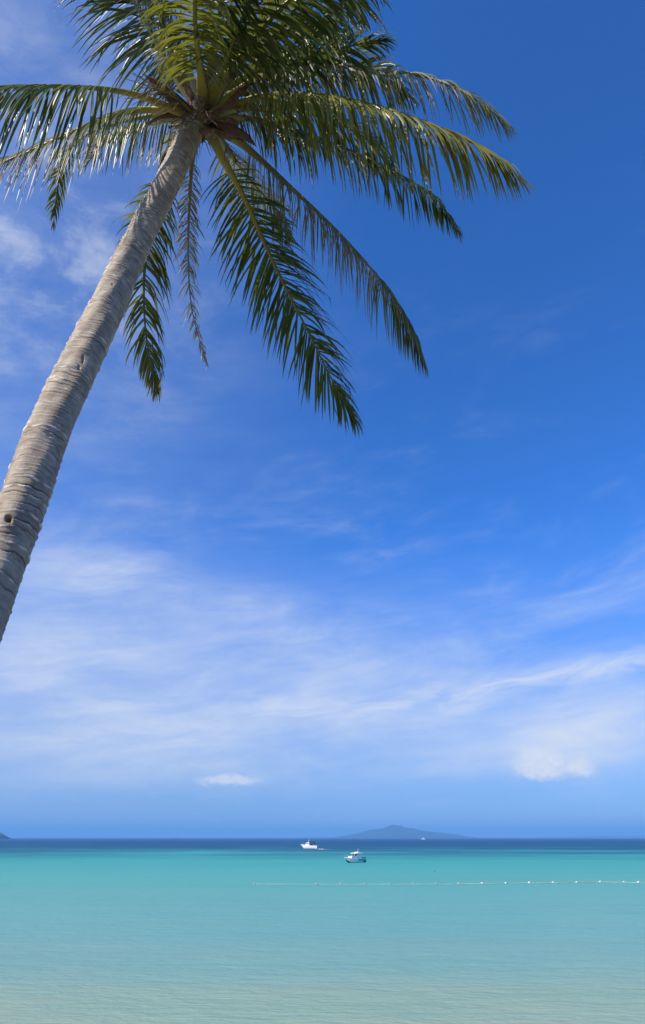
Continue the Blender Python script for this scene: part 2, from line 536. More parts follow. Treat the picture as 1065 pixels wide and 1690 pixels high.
def fibre_material(name, c0, c1, scale=(30, 30, 4)):
    m_, B, b = new_mat(name)
    tcn = B.n('ShaderNodeTexCoord')
    mp = B.n('ShaderNodeMapping'); mp.inputs['Scale'].default_value = scale
    B.link(tcn.outputs['Object'], mp.inputs['Vector'])
    nz = B.noise(mp.outputs[0], 1.5, 6, .7, .3)
    B.link(B.mix(B.smooth(nz, .3, .7), (*c0, 1), (*c1, 1)), b.inputs['Base Color'])
    b.inputs['Roughness'].default_value = .85
    bp = B.n('ShaderNodeBump'); bp.inputs['Strength'].default_value = .8; bp.inputs['Distance'].default_value = .01
    B.link(nz, bp.inputs['Height']); B.link(bp.outputs[0], b.inputs['Normal'])
    return m_


M_BARK, M_LEAF, M_RACH = bark_material(), leaf_material(), rachis_material()
M_SHEATH = fibre_material('leaf_sheath_fibre', (.08, .05, .033), (.36, .26, .17))
M_SPATHE = fibre_material('spathe_wood', (.07, .035, .03), (.17, .09, .06))
M_STRAND = fibre_material('flower_strand', (.16, .11, .05), (.30, .24, .09))

# ---------------------------------------------------------------- coconut palm: trunk
axis_px = [(330, 190, 6.06), (305, 240, 5.98), (275, 306, 5.82), (214, 426, 5.38), (166, 530, 4.80), (80, 712, 4.08), (37, 831, 3.70)]
axis = [at(*p) for p in axis_px][::-1]
gz = beach_z(-1.80, 2.72)
axis = [Vector((-1.84, 2.62, gz - .25)), Vector((-1.77, 2.80, 5.3)), Vector((-1.73, 3.06, 6.6))] + axis
palm = empty('coconut_palm', (-1.82, 2.66, gz))
PINV[palm.name] = Matrix.Translation(-palm.location)
tag(palm, 'tall leaning coconut palm with ringed grey trunk and drooping partly dried fronds', 'palm tree')

C, LEN = catmull(axis, 1300)
topd = (C[-1] - C[-40]).normalized()
n = len(C); SID = 120
T, N, S = frames(C, up=Vector((0, -1, 0)))
rr = np.random.RandomState(4)
s_ = np.linspace(0, LEN, n)
rad = np.interp(s_, [0, .35, .9, 2.0, 3.3, 4.5, 6.0, LEN - .1, LEN], [.27, .215, .165, .138, .132, .127, .117, .110, .09])
# leaf scars: ring heights with uneven spacing, each one tilted and broken round the trunk
rings = [0.0]
while rings[-1] < LEN:
    rings.append(rings[-1] + np.interp(rings[-1], [0, 3.0, LEN], [.062, .056, .034]) * (.6 + .8 * rr.rand()))
rings = np.array(rings)
ang = np.linspace(0, 2 * np.pi, SID, endpoint=False)
SS = np.repeat(s_[:, None], SID, 1); AA = np.repeat(ang[None, :], n, 0)


def ringnoise(k, f0, amp):
    ph = rr.rand(k.max() + 2) * 6.28
    return amp * np.sin(f0 * AA + ph[k])


k0 = np.clip(np.searchsorted(rings, s_) - 1, 0, len(rings) - 2)
kk = np.repeat(k0[:, None], SID, 1)
shift = .012 * np.sin(AA + .9 * np.sin(SS * 3.1)) + .007 * np.sin(2 * AA + SS * 7.0) + .004 * np.sin(5 * AA + SS * 17) + .0025 * np.sin(11 * AA - SS * 23)
S2 = np.clip(SS + shift, 0, LEN)
kk = np.clip(np.searchsorted(rings, S2.ravel()).reshape(S2.shape) - 1, 0, len(rings) - 2)
u = (S2 - rings[kk]) / (rings[kk + 1] - rings[kk])
strength = rr.rand(len(rings) + 1)[kk] * .7 + .3
part = np.clip(.55 + .6 * np.sin(AA + (rr.rand(len(rings) + 1) * 6.28)[kk]) + .35 * np.sin(3 * AA + (rr.rand(len(rings) + 1) * 6.28)[kk]), 0, 1)
prof = np.exp(-((u - .90) / .10) ** 2) * 1.0 + .35 * u - np.exp(-((u - .06) / .07) ** 2) * .9
disp = prof * strength * (.35 + .65 * part) * .0085
disp += .0045 * np.sin(2 * AA + SS * 1.7) + .004 * np.sin(3 * AA - SS * 2.9 + 1) + .0022 * np.sin(7 * AA + SS * 9)
lip = np.exp(-((u - .86) / .10) ** 2) * strength * part * (.75 + .4 * np.sin(9 * AA + SS * 31))
groove = np.exp(-((u - .06) / .14) ** 2) * strength * (.3 + .7 * part)
Tn = np.array([tuple(v) for v in T]); Nn = np.array([tuple(v) for v in N]); Sn = np.array([tuple(v) for v in S]); Cn = np.array([tuple(v) for v in C])
# a small knot hole and a split in the bark
hole = at(16, 857, 3.55)
rdir = Sn[:, None, :] * np.cos(AA)[..., None] + Nn[:, None, :] * np.sin(AA)[..., None]
P0 = Cn[:, None, :] + rdir * rad[:, None, None]
seen = ((P0 - np.array(CAM)) * rdir).sum(-1) < 0


def scr(P):
    Q = P - np.array(CAM)
    d = Q[..., 1] * cp + Q[..., 2] * sp; v = -Q[..., 1] * sp + Q[..., 2] * cp
    return CX + Q[..., 0] / d * FPX, CY - v / d * FPX


sx_, sy_ = scr(P0)
def spot(px, py):
    d2 = np.where(seen, (sx_ - px) ** 2 + (sy_ - py) ** 2, 1e9)
    return np.unravel_index(np.argmin(d2), d2.shape)
i0, j0 = spot(15, 857)
da = (AA - ang[j0] + np.pi) % (2 * np.pi) - np.pi
hd = np.exp(-(((SS - s_[i0]) / .019) ** 4 + ((da * .138 + (SS - s_[i0]) * -.15) / .0125) ** 4))
disp -= hd * .075
lip *= (1 - hd)
for px, py, hl in ((137, 592, .035), (131, 606, .02), (186, 470, .012)):
    i1, j1 = spot(px, py)
    d1 = (AA - ang[j1] + np.pi) % (2 * np.pi) - np.pi
    cr = np.exp(-(((SS - s_[i1]) / hl) ** 4 + ((d1 * .135 - (SS - s_[i1]) * .25) / .006) ** 2))
    disp -= cr * .014
    lip *= (1 - cr)
PP = Cn[:, None, :] + rdir * (rad[:, None] + disp)[..., None]
V = PP.reshape(-1, 3)
F = []
for i in range(n - 1):
    a = i * SID
    F += [(a + k, a + (k + 1) % SID, a + SID + (k + 1) % SID, a + SID + k) for k in range(SID)]
F.append(tuple((n - 1) * SID + k for k in range(SID)))
mesh_obj('trunk', V.tolist(), F, M_BARK, palm, True, attrs={'lip': lip.ravel(), 'groove': groove.ravel(), 'along': SS.ravel(), 'round': AA.ravel()}, world_pts=True)

# ---------------------------------------------------------------- coconut palm: fronds
G = Vector((0, 0, -1))


def leaflet(p, d0, wdir, length, width, droop, curl, segs=6):
    """a folded strap-like leaflet that bends under its weight"""
    V, F = [], []
    q = p.copy(); d = d0.copy(); st = length / segs
    kink = rng.randint(2, 4) if rng.random() < .10 else -1
    side = Vector((rng.uniform(-1, 1), rng.uniform(-1, 1), rng.uniform(-.5, .5))) * curl
    for i in range(segs + 1):
        t = i / segs
        w = wdir - d * wdir.dot(d)
        if w.length < .05: w = d.orthogonal()
        w.normalize(); nn = w.cross(d)
        wd = width * (.55 + .45 * min(1, t * 5)) * (1 - t ** 2.6) + .0012
        fold = .28 * (1 - .5 * t)
        V += [q - w * (wd / 2) + nn * wd * fold, q, q + w * (wd / 2) + nn * wd * fold]
        if i < segs:
            k = 3 * i
            F += [(k, k + 1, k + 4, k + 3), (k + 1, k + 2, k + 5, k + 4)]
        q = q + d * st
        if i == kink: d = (d + G * rng.uniform(.5, 1.6) + Vector((rng.gauss(0, .3), rng.gauss(0, .3), 0))).normalized()
        d = (d + G * (droop * (.35 + 1.1 * t) / segs * 2.2) + side * (t / segs * 2)).normalized()
    return V, F


FR = {}
def frond(path, u0, L, droop=.9, dry=0.0, hue=.4, gap=.036, pet=.055, lift=.1, width=.030, dens=1.0, curl=.1, roll=0.0, sides=(1, 1), fwd=.75, ragged=0.0):
    pts = [at(*p) for p in path]
    n = 60
    C, ln = catmull(pts, n)
    T, N, S = frames(C)
    if roll:
        c_, s__ = math.cos(roll), math.sin(roll)
        N2 = [N[i] * c_ + S[i] * s__ for i in range(n)]
        S = [T[i].cross(N2[i]) for i in range(n)]; N = N2
    us = np.linspace(0, 1, n)
    rad = np.interp(us, [0, .05, .16, .4, .8, 1], [pet * 1.25, pet, pet * .62, pet * .34, pet * .15, .003])
    dryf = dry if callable(dry) else (lambda q: dry)
    Vt, Ft = tube(C, rad, 8, .62, True, (T, N, S))
    o = mesh_obj('frond', Vt, Ft, M_RACH, palm, True,
                 attrs={'along': np.repeat(us * max(1, .9), 8), 'dry': np.repeat([min(1, max(0, dryf(q) - .35)) for q in us], 8)}, world_pts=True)
    leaves = []
    miss = [(rng.uniform(u0, 1), rng.uniform(.004, .014)) for _ in range(rng.randint(2, 6))]
    m_ = int(ln * (1 - u0) / (gap * .74))
    for k in range(m_):
        for sd, has in ((-1, sides[0]), (1, sides[1])):
            if not has: continue
            uu = u0 + (1 - u0) * (k + rng.uniform(-.35, .35) + .5) / m_
            if rng.random() > dens: continue
            if any(abs(uu - a_) < w_ for a_, w_ in miss) and rng.random() < .8: continue
            q = dryf(uu)
            if ragged and rng.random() < ragged * q: continue
            x = min(max(uu * (n - 1), 0), n - 1.001); i = int(x); f = x - i
            p = C[i].lerp(C[i + 1], f); t_ = T[i].lerp(T[i + 1], f).normalized()
            n_ = N[i].lerp(N[i + 1], f).normalized(); s2 = S[i].lerp(S[i + 1], f).normalized() * sd
            r_ = rad[i] * .8
            v = (uu - u0) / (1 - u0)
            a = math.radians(np.interp(v, [0, .2, .7, 1], [82, 66, 46, 14]) * fwd / .75 + rng.gauss(0, 8))
            d0 = (t_ * math.cos(a) + (s2 + n_ * (lift * (1 - .8 * max(0, (v - .35) / .65)) + rng.gauss(0, .16))).normalized() * math.sin(a)).normalized()
            if has != 1: pass
            ll = L * np.interp(v, [0, .12, .35, .7, .92, 1], [.55, .85, 1.0, .84, .46, .24]) * rng.uniform(.82, 1.08)
            if rng.random() < .06: ll *= rng.uniform(.4, .8)
            isdry = min(1, max(0, q + rng.gauss(0, .18))) if q > 0 else (1 if rng.random() < .02 else 0)
            if isdry > .5: ll *= rng.uniform(.6, 1)
            wd = width * .88 * rng.uniform(.8, 1.15) * np.interp(v, [0, .15, .85, 1], [.6, 1, .9, .5]) * (1 - .4 * isdry)
            tw = Matrix.Rotation(rng.gauss(0, .45) + sd * .15, 3, d0) @ t_
            Vl, Fl = leaflet(p + s2 * r_, d0, tw, ll, wd, droop * rng.uniform(.75, 1.3), curl + .22 * isdry)
            tipdry = rng.uniform(.3, 1) if rng.random() < .35 else 0
            t0 = rng.uniform(.55, .9)
            dl = [min(1, isdry + tipdry * max(0, (k_ // 3) / 6 - t0) / (1 - t0)) for k_ in range(len(Vl))]
            leaves.append((Vl, Fl, dl, min(1, max(0, hue + .28 * v * v + rng.gauss(0, .12)))))
    FR[o.name] = (o, leaves)
    return o


def ramp1(*kv):
    a, b = zip(*kv)
    return lambda q: float(np.interp(q, a, b))


# left
frond([(330, 192, 6.05), (285, 180, 5.90), (235, 160, 5.80), (180, 148, 5.72), (100, 143, 5.62), (0, 145, 5.55), (-110, 170, 5.55), (-190, 225, 5.6)], .26, .84, 2.2, hue=.32, gap=.034, width=.030, lift=-2.2)
frond([(325, 196, 6.07), (270, 183, 6.12), (220, 183, 6.20), (165, 200, 6.30), (110, 222, 6.42), (50, 250, 6.52), (0, 272, 6.6), (-90, 330, 6.75)], .13, .80, 2.4, dry=ramp1((0, 0), (.22, .1), (.38, .7), (.8, .8), (1, .2)), hue=.40, gap=.026, width=.024, lift=-2.2, ragged=.5)
frond([(325, 190, 6.10), (260, 190, 6.50), (190, 205, 6.9), (130, 232, 7.2), (102, 275, 7.38), (93, 330, 7.38), (88, 374, 7.3)], .30, .42, 1.6, dry=ramp1((0, .5), (.55, .5), (.70, 0), (1, 0)), hue=.6, gap=.028, width=.022, fwd=.5, ragged=.5, lift=-.3)
# hanging behind the trunk
frond([(320, 215, 6.15), (293, 255, 6.40), (268, 310, 6.6), (248, 380, 6.75), (238, 460, 6.8), (241, 550, 6.75), (259, 648, 6.6)], .22, .58, 1.5, hue=.60, gap=.024, width=.027, fwd=.58, lift=-.2)
frond([(322, 205, 6.30), (292, 222, 6.75), (278, 258, 7.0), (272, 305, 7.05)], .35, .32, 1.4, hue=.85, gap=.025, fwd=.4, lift=-.3)
frond([(328, 212, 6.12), (318, 262, 6.16), (313, 330, 6.16), (311, 420, 6.12), (317, 510, 6.08), (342, 603, 6.0)], .12, .28, 1.2, dry=ramp1((0, .7), (.3, .75), (.5, 1), (1, 1)), hue=.4, curl=.6, width=.019, gap=.022, ragged=.25, pet=.032, fwd=.55)
# down and to the right
frond([(345, 215, 6.10), (368, 262, 6.25), (405, 330, 6.5), (450, 430, 6.75), (505, 540, 6.9), (550, 630, 6.95), (588, 696, 6.95)], .12, .80, .95, hue=.20, gap=.028, width=.032, roll=.25, fwd=.68, lift=-.1)
frond([(350, 210, 6.10), (400, 238, 6.30), (470, 300, 6.5), (560, 385, 6.6), (630, 465, 6.6), (675, 535, 6.55), (701, 598, 6.5)], .12, .80, 2.4, dry=ramp1((0, .3), (.2, .75), (.62, .85), (.74, .1), (1, 0)), hue=.33, gap=.021, width=.022, lift=-2.2, ragged=.15, fwd=.6)
frond([(345, 215, 6.15), (380, 255, 6.60), (420, 305, 7.0), (455, 345, 7.2), (482, 392, 7.2)], .20, .55, 1.3, dry=ramp1((0, .3), (.5, .45), (.8, 0), (1, 0)), hue=.72, gap=.024, width=.026, fwd=.6, lift=-.4)
frond([(348, 200, 6.10), (410, 196, 6.40), (490, 216, 6.7), (570, 245, 6.9), (650, 283, 7.0), (715, 325, 7.0), (758, 382, 6.95)], .12, .66, 2.0, dry=ramp1((0, 0), (.3, .1), (.42, .65), (.6, .5), (.70, 0), (1, 0)), hue=.26, gap=.026, width=.026, ragged=.4, lift=-2.2)
# right
frond([(345, 190, 6.05), (390, 175, 5.90), (440, 158, 5.8), (540, 158, 5.7), (640, 180, 5.65), (730, 212, 5.65), (800, 248, 5.7), (862, 296, 5.8)], .14, .82, 1.6, hue=.80, gap=.025, width=.027, lift=-2.2)
frond([(345, 182, 6.05), (395, 150, 6.00), (440, 122, 5.95), (530, 110, 5.9), (620, 114, 5.9), (710, 130, 5.9), (785, 165, 5.95), (842, 210, 6.05)], .16, .68, 2.2, dry=ramp1((0, .2), (.3, .55), (.75, .5), (1, .1)), hue=.45, gap=.024, width=.023, ragged=.2, lift=-2.2)
frond([(345, 180, 6.10), (385, 150, 6.30), (430, 130, 6.5), (500, 105, 6.6), (570, 102, 6.7), (630, 122, 6.75), (682, 165, 6.75)], .20, .66, 1.5, hue=.12, gap=.026, width=.028, lift=-.4)
frond([(345, 175, 6.05), (400, 130, 6.00), (470, 104, 5.9), (540, 86, 5.8), (595, 72, 5.75), (640, 64, 5.7)], .25, .50, 1.0, hue=.25, gap=.028, width=.027, lift=-.2, fwd=.5)
# overhead
frond([(345, 170, 6.00), (390, 105, 5.70), (440, 40, 5.4), (490, -10, 5.2), (550, -50, 5.1), (630, -60, 5.1)], .20, .85, 1.5, hue=.15, gap=.028, lift=-.3)
frond([(342, 165, 6.00), (375, 90, 5.60), (405, 20, 5.3), (440, -50, 5.1), (500, -130, 4.9)], .22, .80, 1.7, hue=.32, gap=.027, width=.027, lift=-.5)
frond([(336, 170, 6.00), (330, 110, 5.60), (323, 50, 5.2), (322, -30, 4.8), (330, -150, 4.4), (340, -280, 4.1)], .13, .72, 2.0, hue=.74, gap=.021, width=.023, lift=-.6)
frond([(330, 170, 6.05), (310, 110, 6.00), (290, 60, 5.9), (262, 0, 5.8), (225, -70, 5.7)], .22, .50, 2.0, dry=.9, hue=.5, gap=.022, width=.022, ragged=.1, lift=-.6)
frond([(325, 175, 6.05), (287, 125, 6.10), (252, 60, 6.1), (212, -10, 6.05), (160, -70, 6.0), (90, -110, 6.0)], .16, .92, 1.0, hue=.10, gap=.030, width=.031, lift=-.2)
frond([(350, 165, 6.10), (400, 85, 6.10), (460, 20, 6.1), (530, -20, 6.1), (600, 0, 6.15)], .20, .80, 1.3, hue=.08, gap=.028, lift=-.3)
# inner fronds that thicken the crown
frond([(348, 195, 6.10), (400, 180, 6.30), (470, 180, 6.6), (550, 200, 6.8), (620, 240, 6.9), (655, 285, 6.9)], .14, .62, 1.6, hue=.2, gap=.027, width=.027, lift=-1.2)
frond([(340, 165, 6.00), (350, 90, 5.70), (365, 10, 5.4), (385, -80, 5.1), (400, -180, 4.9)], .16, .72, 1.8, hue=.5, gap=.025, width=.025, lift=-.8)
frond([(325, 172, 6.05), (295, 100, 6.20), (262, 30, 6.3), (225, -40, 6.3), (180, -90, 6.3)], .18, .75, 1.2, hue=.18, gap=.028, width=.028, lift=-.4)
frond([(322, 200, 6.15), (270, 200, 6.50), (215, 215, 6.8), (170, 240, 7.0), (140, 275, 7.1)], .16, .50, 1.8, dry=.35, hue=.4, gap=.026, width=.024, lift=-1.4, ragged=.4)
frond([(345, 172, 6.05), (385, 120, 6.10), (440, 70, 6.15), (500, 40, 6.2), (560, 35, 6.25)], .16, .66, 1.6, hue=.3, gap=.027, width=.026, lift=-.8)

# the leaflets that show largest are parts of their own, the rest of a frond's leaflets one mesh
cand = []
for fn, (o, lv) in FR.items():
    for i, (Vl, Fl, dq, hq) in enumerate(lv):
        pp = [on_screen(Vl[k * 3 + 1]) for k in range(7)]
        if all(0 < x < 1065 and 0 < y < 1600 for x, y in (pp[0], pp[3], pp[6])):
            ln = sum(math.dist(pp[k], pp[k + 1]) for k in range(6))
            mid = Vl[10]; wd = math.dist(on_screen(Vl[9]), on_screen(Vl[11]))
            cand.append((ln * (wd + .5), fn, i))
cand.sort(reverse=True)
single = {(fn, i) for _, fn, i in cand[:290]}
for fn, (o, lv) in FR.items():
    VV, FF, DQ, HQ = [], [], [], []
    PINV[o.name] = PINV[palm.name]
    for i, (Vl, Fl, dq, hq) in enumerate(lv):
        if (fn, i) in single:
            lo = mesh_obj('leaflet', Vl, Fl, M_LEAF, o, True, attrs={'dry': dq, 'hue': [hq] * len(Vl)})
            lo.matrix_parent_inverse = Matrix.Identity(4)
        else:
            b_ = len(VV); VV += Vl; FF += [tuple(b_ + k for k in f) for f in Fl]
            DQ += dq; HQ += [hq] * len(Vl)
    lo = mesh_obj('leaflets', VV, FF, M_LEAF, o, True, attrs={'dry': DQ, 'hue': HQ})
    lo['kind'] = 'stuff'

# ---------------------------------------------------------------- coconut palm: heart of the crown
heart = C[-1]


def sheath(a, e, h0, out, hw0, hw1, ln, lean, mat=M_SHEATH, name='leaf_sheath'):
    """a clasping leaf base: wide round the stem, narrowing to the stalk"""
    ux = S[-1] * math.cos(a) + N[-1] * math.sin(a)
    wx = topd.cross(ux)
    V, F = [], []
    nu, nv = 12, 9
    for i in range(nu):
        t = i / (nu - 1)
        c = heart + topd * (h0 + ln * t * (1 - .45 * lean * t)) + ux * (out + lean * ln * t * t * .9)
        hw = hw0 + (hw1 - hw0) * t ** .7
        for j in range(nv):
            v = -1 + 2 * j / (nv - 1)
            V.append(c + wx * (hw * v) - ux * (.55 * hw * v * v) + topd * (rng.uniform(-.012, .012)) + ux * rng.uniform(-.005, .005))
    for i in range(nu - 1):
        for j in range(nv - 1):
            F.append((i * nv + j, i * nv + j + 1, (i + 1) * nv + j + 1, (i + 1) * nv + j))
    o = mesh_obj(name, V, F, mat, palm, True, world_pts=True)
    sm = o.modifiers.new('thick', 'SOLIDIFY'); sm.thickness = .012
    return o


for k in range(16):
    sheath(k * 2.399 + .4, 0, -.22 + .024 * k + rng.uniform(-.02, .02), .095 + rng.uniform(0, .03), rng.uniform(.07, .115), rng.uniform(.015, .04), rng.uniform(.26, .42), rng.uniform(.5, 1.0))
for a_ in (3.6, 4.3, 4.9, 5.6, 6.1):
    sheath(a_, 0, -.20 + rng.uniform(-.06, .06), .115 + rng.uniform(0, .03), rng.uniform(.06, .10), rng.uniform(.004, .012), rng.uniform(.22, .34), rng.uniform(.7, 1.3), name='fibre_mat')
# the closed bud the stem ends in
bud_c, _ = catmull([heart - topd * .12, heart + topd * .15, heart + topd * .5, heart + topd * .95], 20)
bv, bf = tube(bud_c, np.interp(np.linspace(0, 1, 20), [0, .3, .7, 1], [.11, .12, .06, .012]), 12)
mesh_obj('bud', bv, bf, M_SHEATH, palm, True, world_pts=True)


def spathe(pts, r):
    c, _ = catmull([at(*p) for p in pts], 18)
    rad = np.interp(np.linspace(0, 1, 18), [0, .15, .45, .8, 1], [.35 * r, .7 * r, r, .6 * r, .05 * r])
    v, f = tube(c, rad, 10, .5)
    return mesh_obj('spathe', v, f, M_SPATHE, palm, True, world_pts=True)


spathe([(325, 190, 5.98), (290, 165, 5.85), (262, 142, 5.75), (238, 123, 5.7)], .062)
spathe([(350, 205, 6.05), (385, 215, 5.98), (408, 227, 5.95), (424, 242, 5.93)], .060)
spathe([(320, 195, 6.02), (285, 190, 5.95), (258, 196, 5.9), (240, 208, 5.9)], .030)
spathe([(352, 190, 5.95), (375, 175, 5.85), (398, 150, 5.75), (420, 135, 5.7)], .035)


def flower_stalk(pts, strands, sl, spread):
    """an old flower branch: a stalk that divides into thin strands"""
    mb = MB()
    c, _ = catmull([at(*p) for p in pts], 14)
    mb.add(tube(c, np.linspace(.016, .006, 14), 6))
    T_, N_, S_ = frames(c)
    for k in range(strands):
        i = rng.randint(4, 13)
        a = rng.uniform(0, 6.28)
        d = (T_[i] * rng.uniform(.5, 1.2) + (S_[i] * math.cos(a) + N_[i] * math.sin(a)) * spread).normalized()
        q = [c[i]]
        for j in range(5):
            d = (d + G * .12 + Vector((rng.gauss(0, .12), rng.gauss(0, .12), rng.gauss(0, .12)))).normalized()
            q.append(q[-1] + d * sl / 5 * rng.uniform(.7, 1.2))
        mb.add(tube(q, [.005, .0045, .004, .0035, .003, .002], 4))
    o = mesh_obj('flower_stalk', mb.V, mb.F, M_STRAND, palm, True, world_pts=True)
    return o


flower_stalk([(320, 188, 5.95), (295, 165, 5.8), (270, 150, 5.7), (250, 145, 5.65)], 34, .32, .8)
flower_stalk([(350, 210, 6.05), (372, 235, 6.0), (385, 255, 5.98), (392, 268, 5.97)], 22, .16, .7)
flower_stalk([(352, 190, 6.0), (380, 180, 5.9), (410, 178, 5.85), (435, 185, 5.83)], 26, .28, .7)
# ragged fibres round the stem below the leaf bases
for k in range(80):
    a = rng.uniform(0, 6.28)
    ux = S[-1] * math.cos(a) + N[-1] * math.sin(a)
    p0 = heart + ux * .13 + topd * rng.uniform(-.2, .1)
    d = (ux * .8 + G * .6 + Vector((rng.gauss(0, .4), rng.gauss(0, .4), rng.gauss(0, .3)))).normalized()
    q = [p0]
    for j in range(5):
        d = (d + G * .25 + Vector((rng.gauss(0, .2), rng.gauss(0, .2), rng.gauss(0, .2)))).normalized()
        q.append(q[-1] + d * rng.uniform(.02, .06))
    v, f = tube(q, [.004, .004, .0035, .003, .0025, .0015], 4)
    mesh_obj('fibre', v, f, M_SHEATH, palm, True, world_pts=True)

# ---------------------------------------------------------------- boats
M_WHITE = plain('white_gelcoat', (.80, .80, .78), .25, .5, var=.04, scale=2)
M_BLUE = plain('blue_hull_paint', (.05, .19, .42), .25, .5, var=.1, scale=2)
M_RED = plain('red_brown_antifouling', (.16, .06, .05), .6, .3, var=.25, scale=4)
M_TINT = plain('tinted_glass', (.03, .035, .05), .08, .7, var=.1)
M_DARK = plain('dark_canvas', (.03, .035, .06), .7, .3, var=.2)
M_STEEL = plain('steel_tube', (.55, .55, .56), .3, .5, .8, var=.05)
M_SEAT = plain('seat_vinyl', (.55, .52, .47), .6, .3)
M_ROPE = plain('float_rope', (.48, .38, .25), .8, .2, var=.25, scale=2)
M_BUOY = plain('white_float', (.62, .60, .54), .45, .4, var=.12, scale=5)
M_OLD = plain('weathered_float', (.36, .31, .26), .7, .3, var=.3, scale=5)
M_FOAM = plain('foam', (.80, .84, .84), .9, .1, var=.06, scale=.8)


def hull(L, B, H, draft, mats, name='hull', parent=None):
    """planing hull: keel, chine, rub line and sheer from transom to raked bow (bow at +x)"""
    n = 26
    V, F, M_ = [], [], []
    for i in range(n):
        t = i / (n - 1)
        x = -L / 2 + L * t
        w = B / 2 * (1 - max(0, (t - .45) / .55) ** 2.3) * (.93 + .07 * min(1, t * 3)) + .01
        sheer = H * (1 + .28 * t * t)
        keel = -draft * (1 - max(0, (t - .72) / .28) ** 2) + max(0, (t - .72) / .28) ** 2.2 * (sheer * .62)
        chz = keel + (sheer - keel) * (.22 + .12 * t)
        rake = .10 * L * max(0, (t - .6) / .4) ** 2
        xr = lambda f: x + rake * (f - .5)
        row = [(0, keel, 0), (w * .84, chz, .25), (w * .95, chz + (sheer - chz) * .45, .6), (w, chz + (sheer - chz) * .80, .85), (w * 1.02, sheer, 1)]
        V += [Vector((xr(f), -y, z)) for y, z, f in row[::-1]] + [Vector((xr(f), y, z)) for y, z, f in row[1:]]
    m = 9
    for i in range(n - 1):
        for k in range(m - 1):
            F.append((i * m + k, i * m + k + 1, (i + 1) * m + k + 1, (i + 1) * m + k))
            band = min(k, 7 - k)
            M_.append({0: 0, 1: 1 if i < n * .40 else 0, 2: 1 if i < n * .14 else 0, 3: 2}[band])
    F.append(tuple(range(m))); M_.append(0)
    o = mesh_obj(name, V, F, mats, parent, True, M_)
    return o


def deck(L, B, H, parent, x0=0.35):
    n = 20; V, F = [], []
    for i in range(n):
        t = x0 + (1 - x0) * i / (n - 1)
        w = B / 2 * (1 - max(0, (t - .45) / .55) ** 2.3) * .99 + .008
        x = -L / 2 + L * t + .05 * L * max(0, (t - .6) / .4) ** 2
        z = H * (1 + .28 * t * t)
        for v in (-1, -.6, 0, .6, 1): V.append(Vector((x, w * v, z + .10 * (1 - v * v) + .004)))
    for i in range(n - 1):
        for k in range(4): F.append((i * 5 + k, (i + 1) * 5 + k, (i + 1) * 5 + k + 1, i * 5 + k + 1))
    return mesh_obj('deck', V, F, M_WHITE, parent, True)


def canopy(x0, x1, w, z, rise, thick, parent, mat, name='hard_top'):
    V, F = [], []; nx_, ny = 10, 9
    for lay in (0, 1):
        for i in range(nx_):
            u_ = i / (nx_ - 1)
            for j in range(ny):
                v = -1 + 2 * j / (ny - 1)
                rnd = (1 - .12 * max(0, (abs(u_ - .5) * 2 - .7) / .3) ** 2)
                V.append(Vector((x0 + (x1 - x0) * u_, w / 2 * v * rnd, z + rise * (1 - v * v) + .06 * math.sin(u_ * math.pi) + lay * thick)))
    q = nx_ * ny
    for i in range(nx_ - 1):
        for j in range(ny - 1):
            a = i * ny + j
            F.append((a, a + 1, a + ny + 1, a + ny)); F.append((q + a, q + a + ny, q + a + ny + 1, q + a + 1))
    for i in range(nx_ - 1):
        for j in (0, ny - 1):
            a = i * ny + j; F.append((a, a + ny, q + a + ny, q + a))
    for j in range(ny - 1):
        for i in (0, nx_ - 1):
            a = i * ny + j; F.append((a, a + 1, q + a + 1, q + a))
    return mesh_obj(name, V, F, mat, parent, True)


def outboard(parent, x, y, z):
    mb = MB(); mb.box((x, y, z + .35), (.5, .36, .55), 0, .8); mb.box((x - .03, y, z - .25), (.22, .14, .8), 0)
    mb.box((x - .1, y, z - .62), (.5, .06, .12), 0)
    return mb.build('outboard_engine', [M_DARK], parent)


# -- moored speedboat with hard top
p = sea_at(585, 1423.5)
b1 = empty('speedboat', p, R(222))
tag(b1, 'moored white speedboat with hard top roof and blue striped stern quarter', 'boat')
BL, BB, BH = 6.9, 2.35, .95
hull(BL, BB, BH, .30, [M_WHITE, M_BLUE, M_RED], 'hull', b1)
deck(BL, BB, BH, b1, .50)
mb = MB(); mb.box((-1.5, 0, .42), (3.6, 2.0, .08)); mb.build('cockpit_floor', [M_WHITE], b1)
mb = MB(); mb.box((.95, 0, 1.28), (1.7, 1.55, .42), 0, .78, -.1); mb.build('cabin_trunk', [M_WHITE], b1)
for sy in (-1, 1):
    mb = MB(); mb.box((.95, sy * .715, 1.30), (1.0, .05, .16)); mb.build('cabin_window', [M_TINT], b1)
# raked windscreen in three panes with frame
mb = MB()
for y0, y1, xa, xb in ((-.42, .42, .55, .55), (-.95, -.44, .10, .52), (.44, .95, .52, .10)):
    V = [Vector((xa, y0, 1.42)), Vector((xb, y1, 1.42)), Vector((xb - .42, y1 * .93, 2.0)), Vector((xa - .42, y0 * .93, 2.0))]
    V += [v + Vector((-.03, 0, .01)) for v in V]
    o = mesh_obj('windscreen_pane', V, [(0, 1, 2, 3), (7, 6, 5, 4), (0, 4, 5, 1), (1, 5, 6, 2), (2, 6, 7, 3), (3, 7, 4, 0)], M_TINT, b1, False)
for xa, ya in ((.53, .43), (.10, .97)):
    for sy in (-1, 1):
        MB().rod((xa, ya * sy, 1.40), (xa - .46, ya * .93 * sy, 2.06), .035).build('roof_post', [M_WHITE], b1)
for sy in (-1, 1):
    MB().rod((-2.0, sy * .95, .95), (-1.75, sy * .9, 2.08), .04).build('roof_post', [M_WHITE], b1)
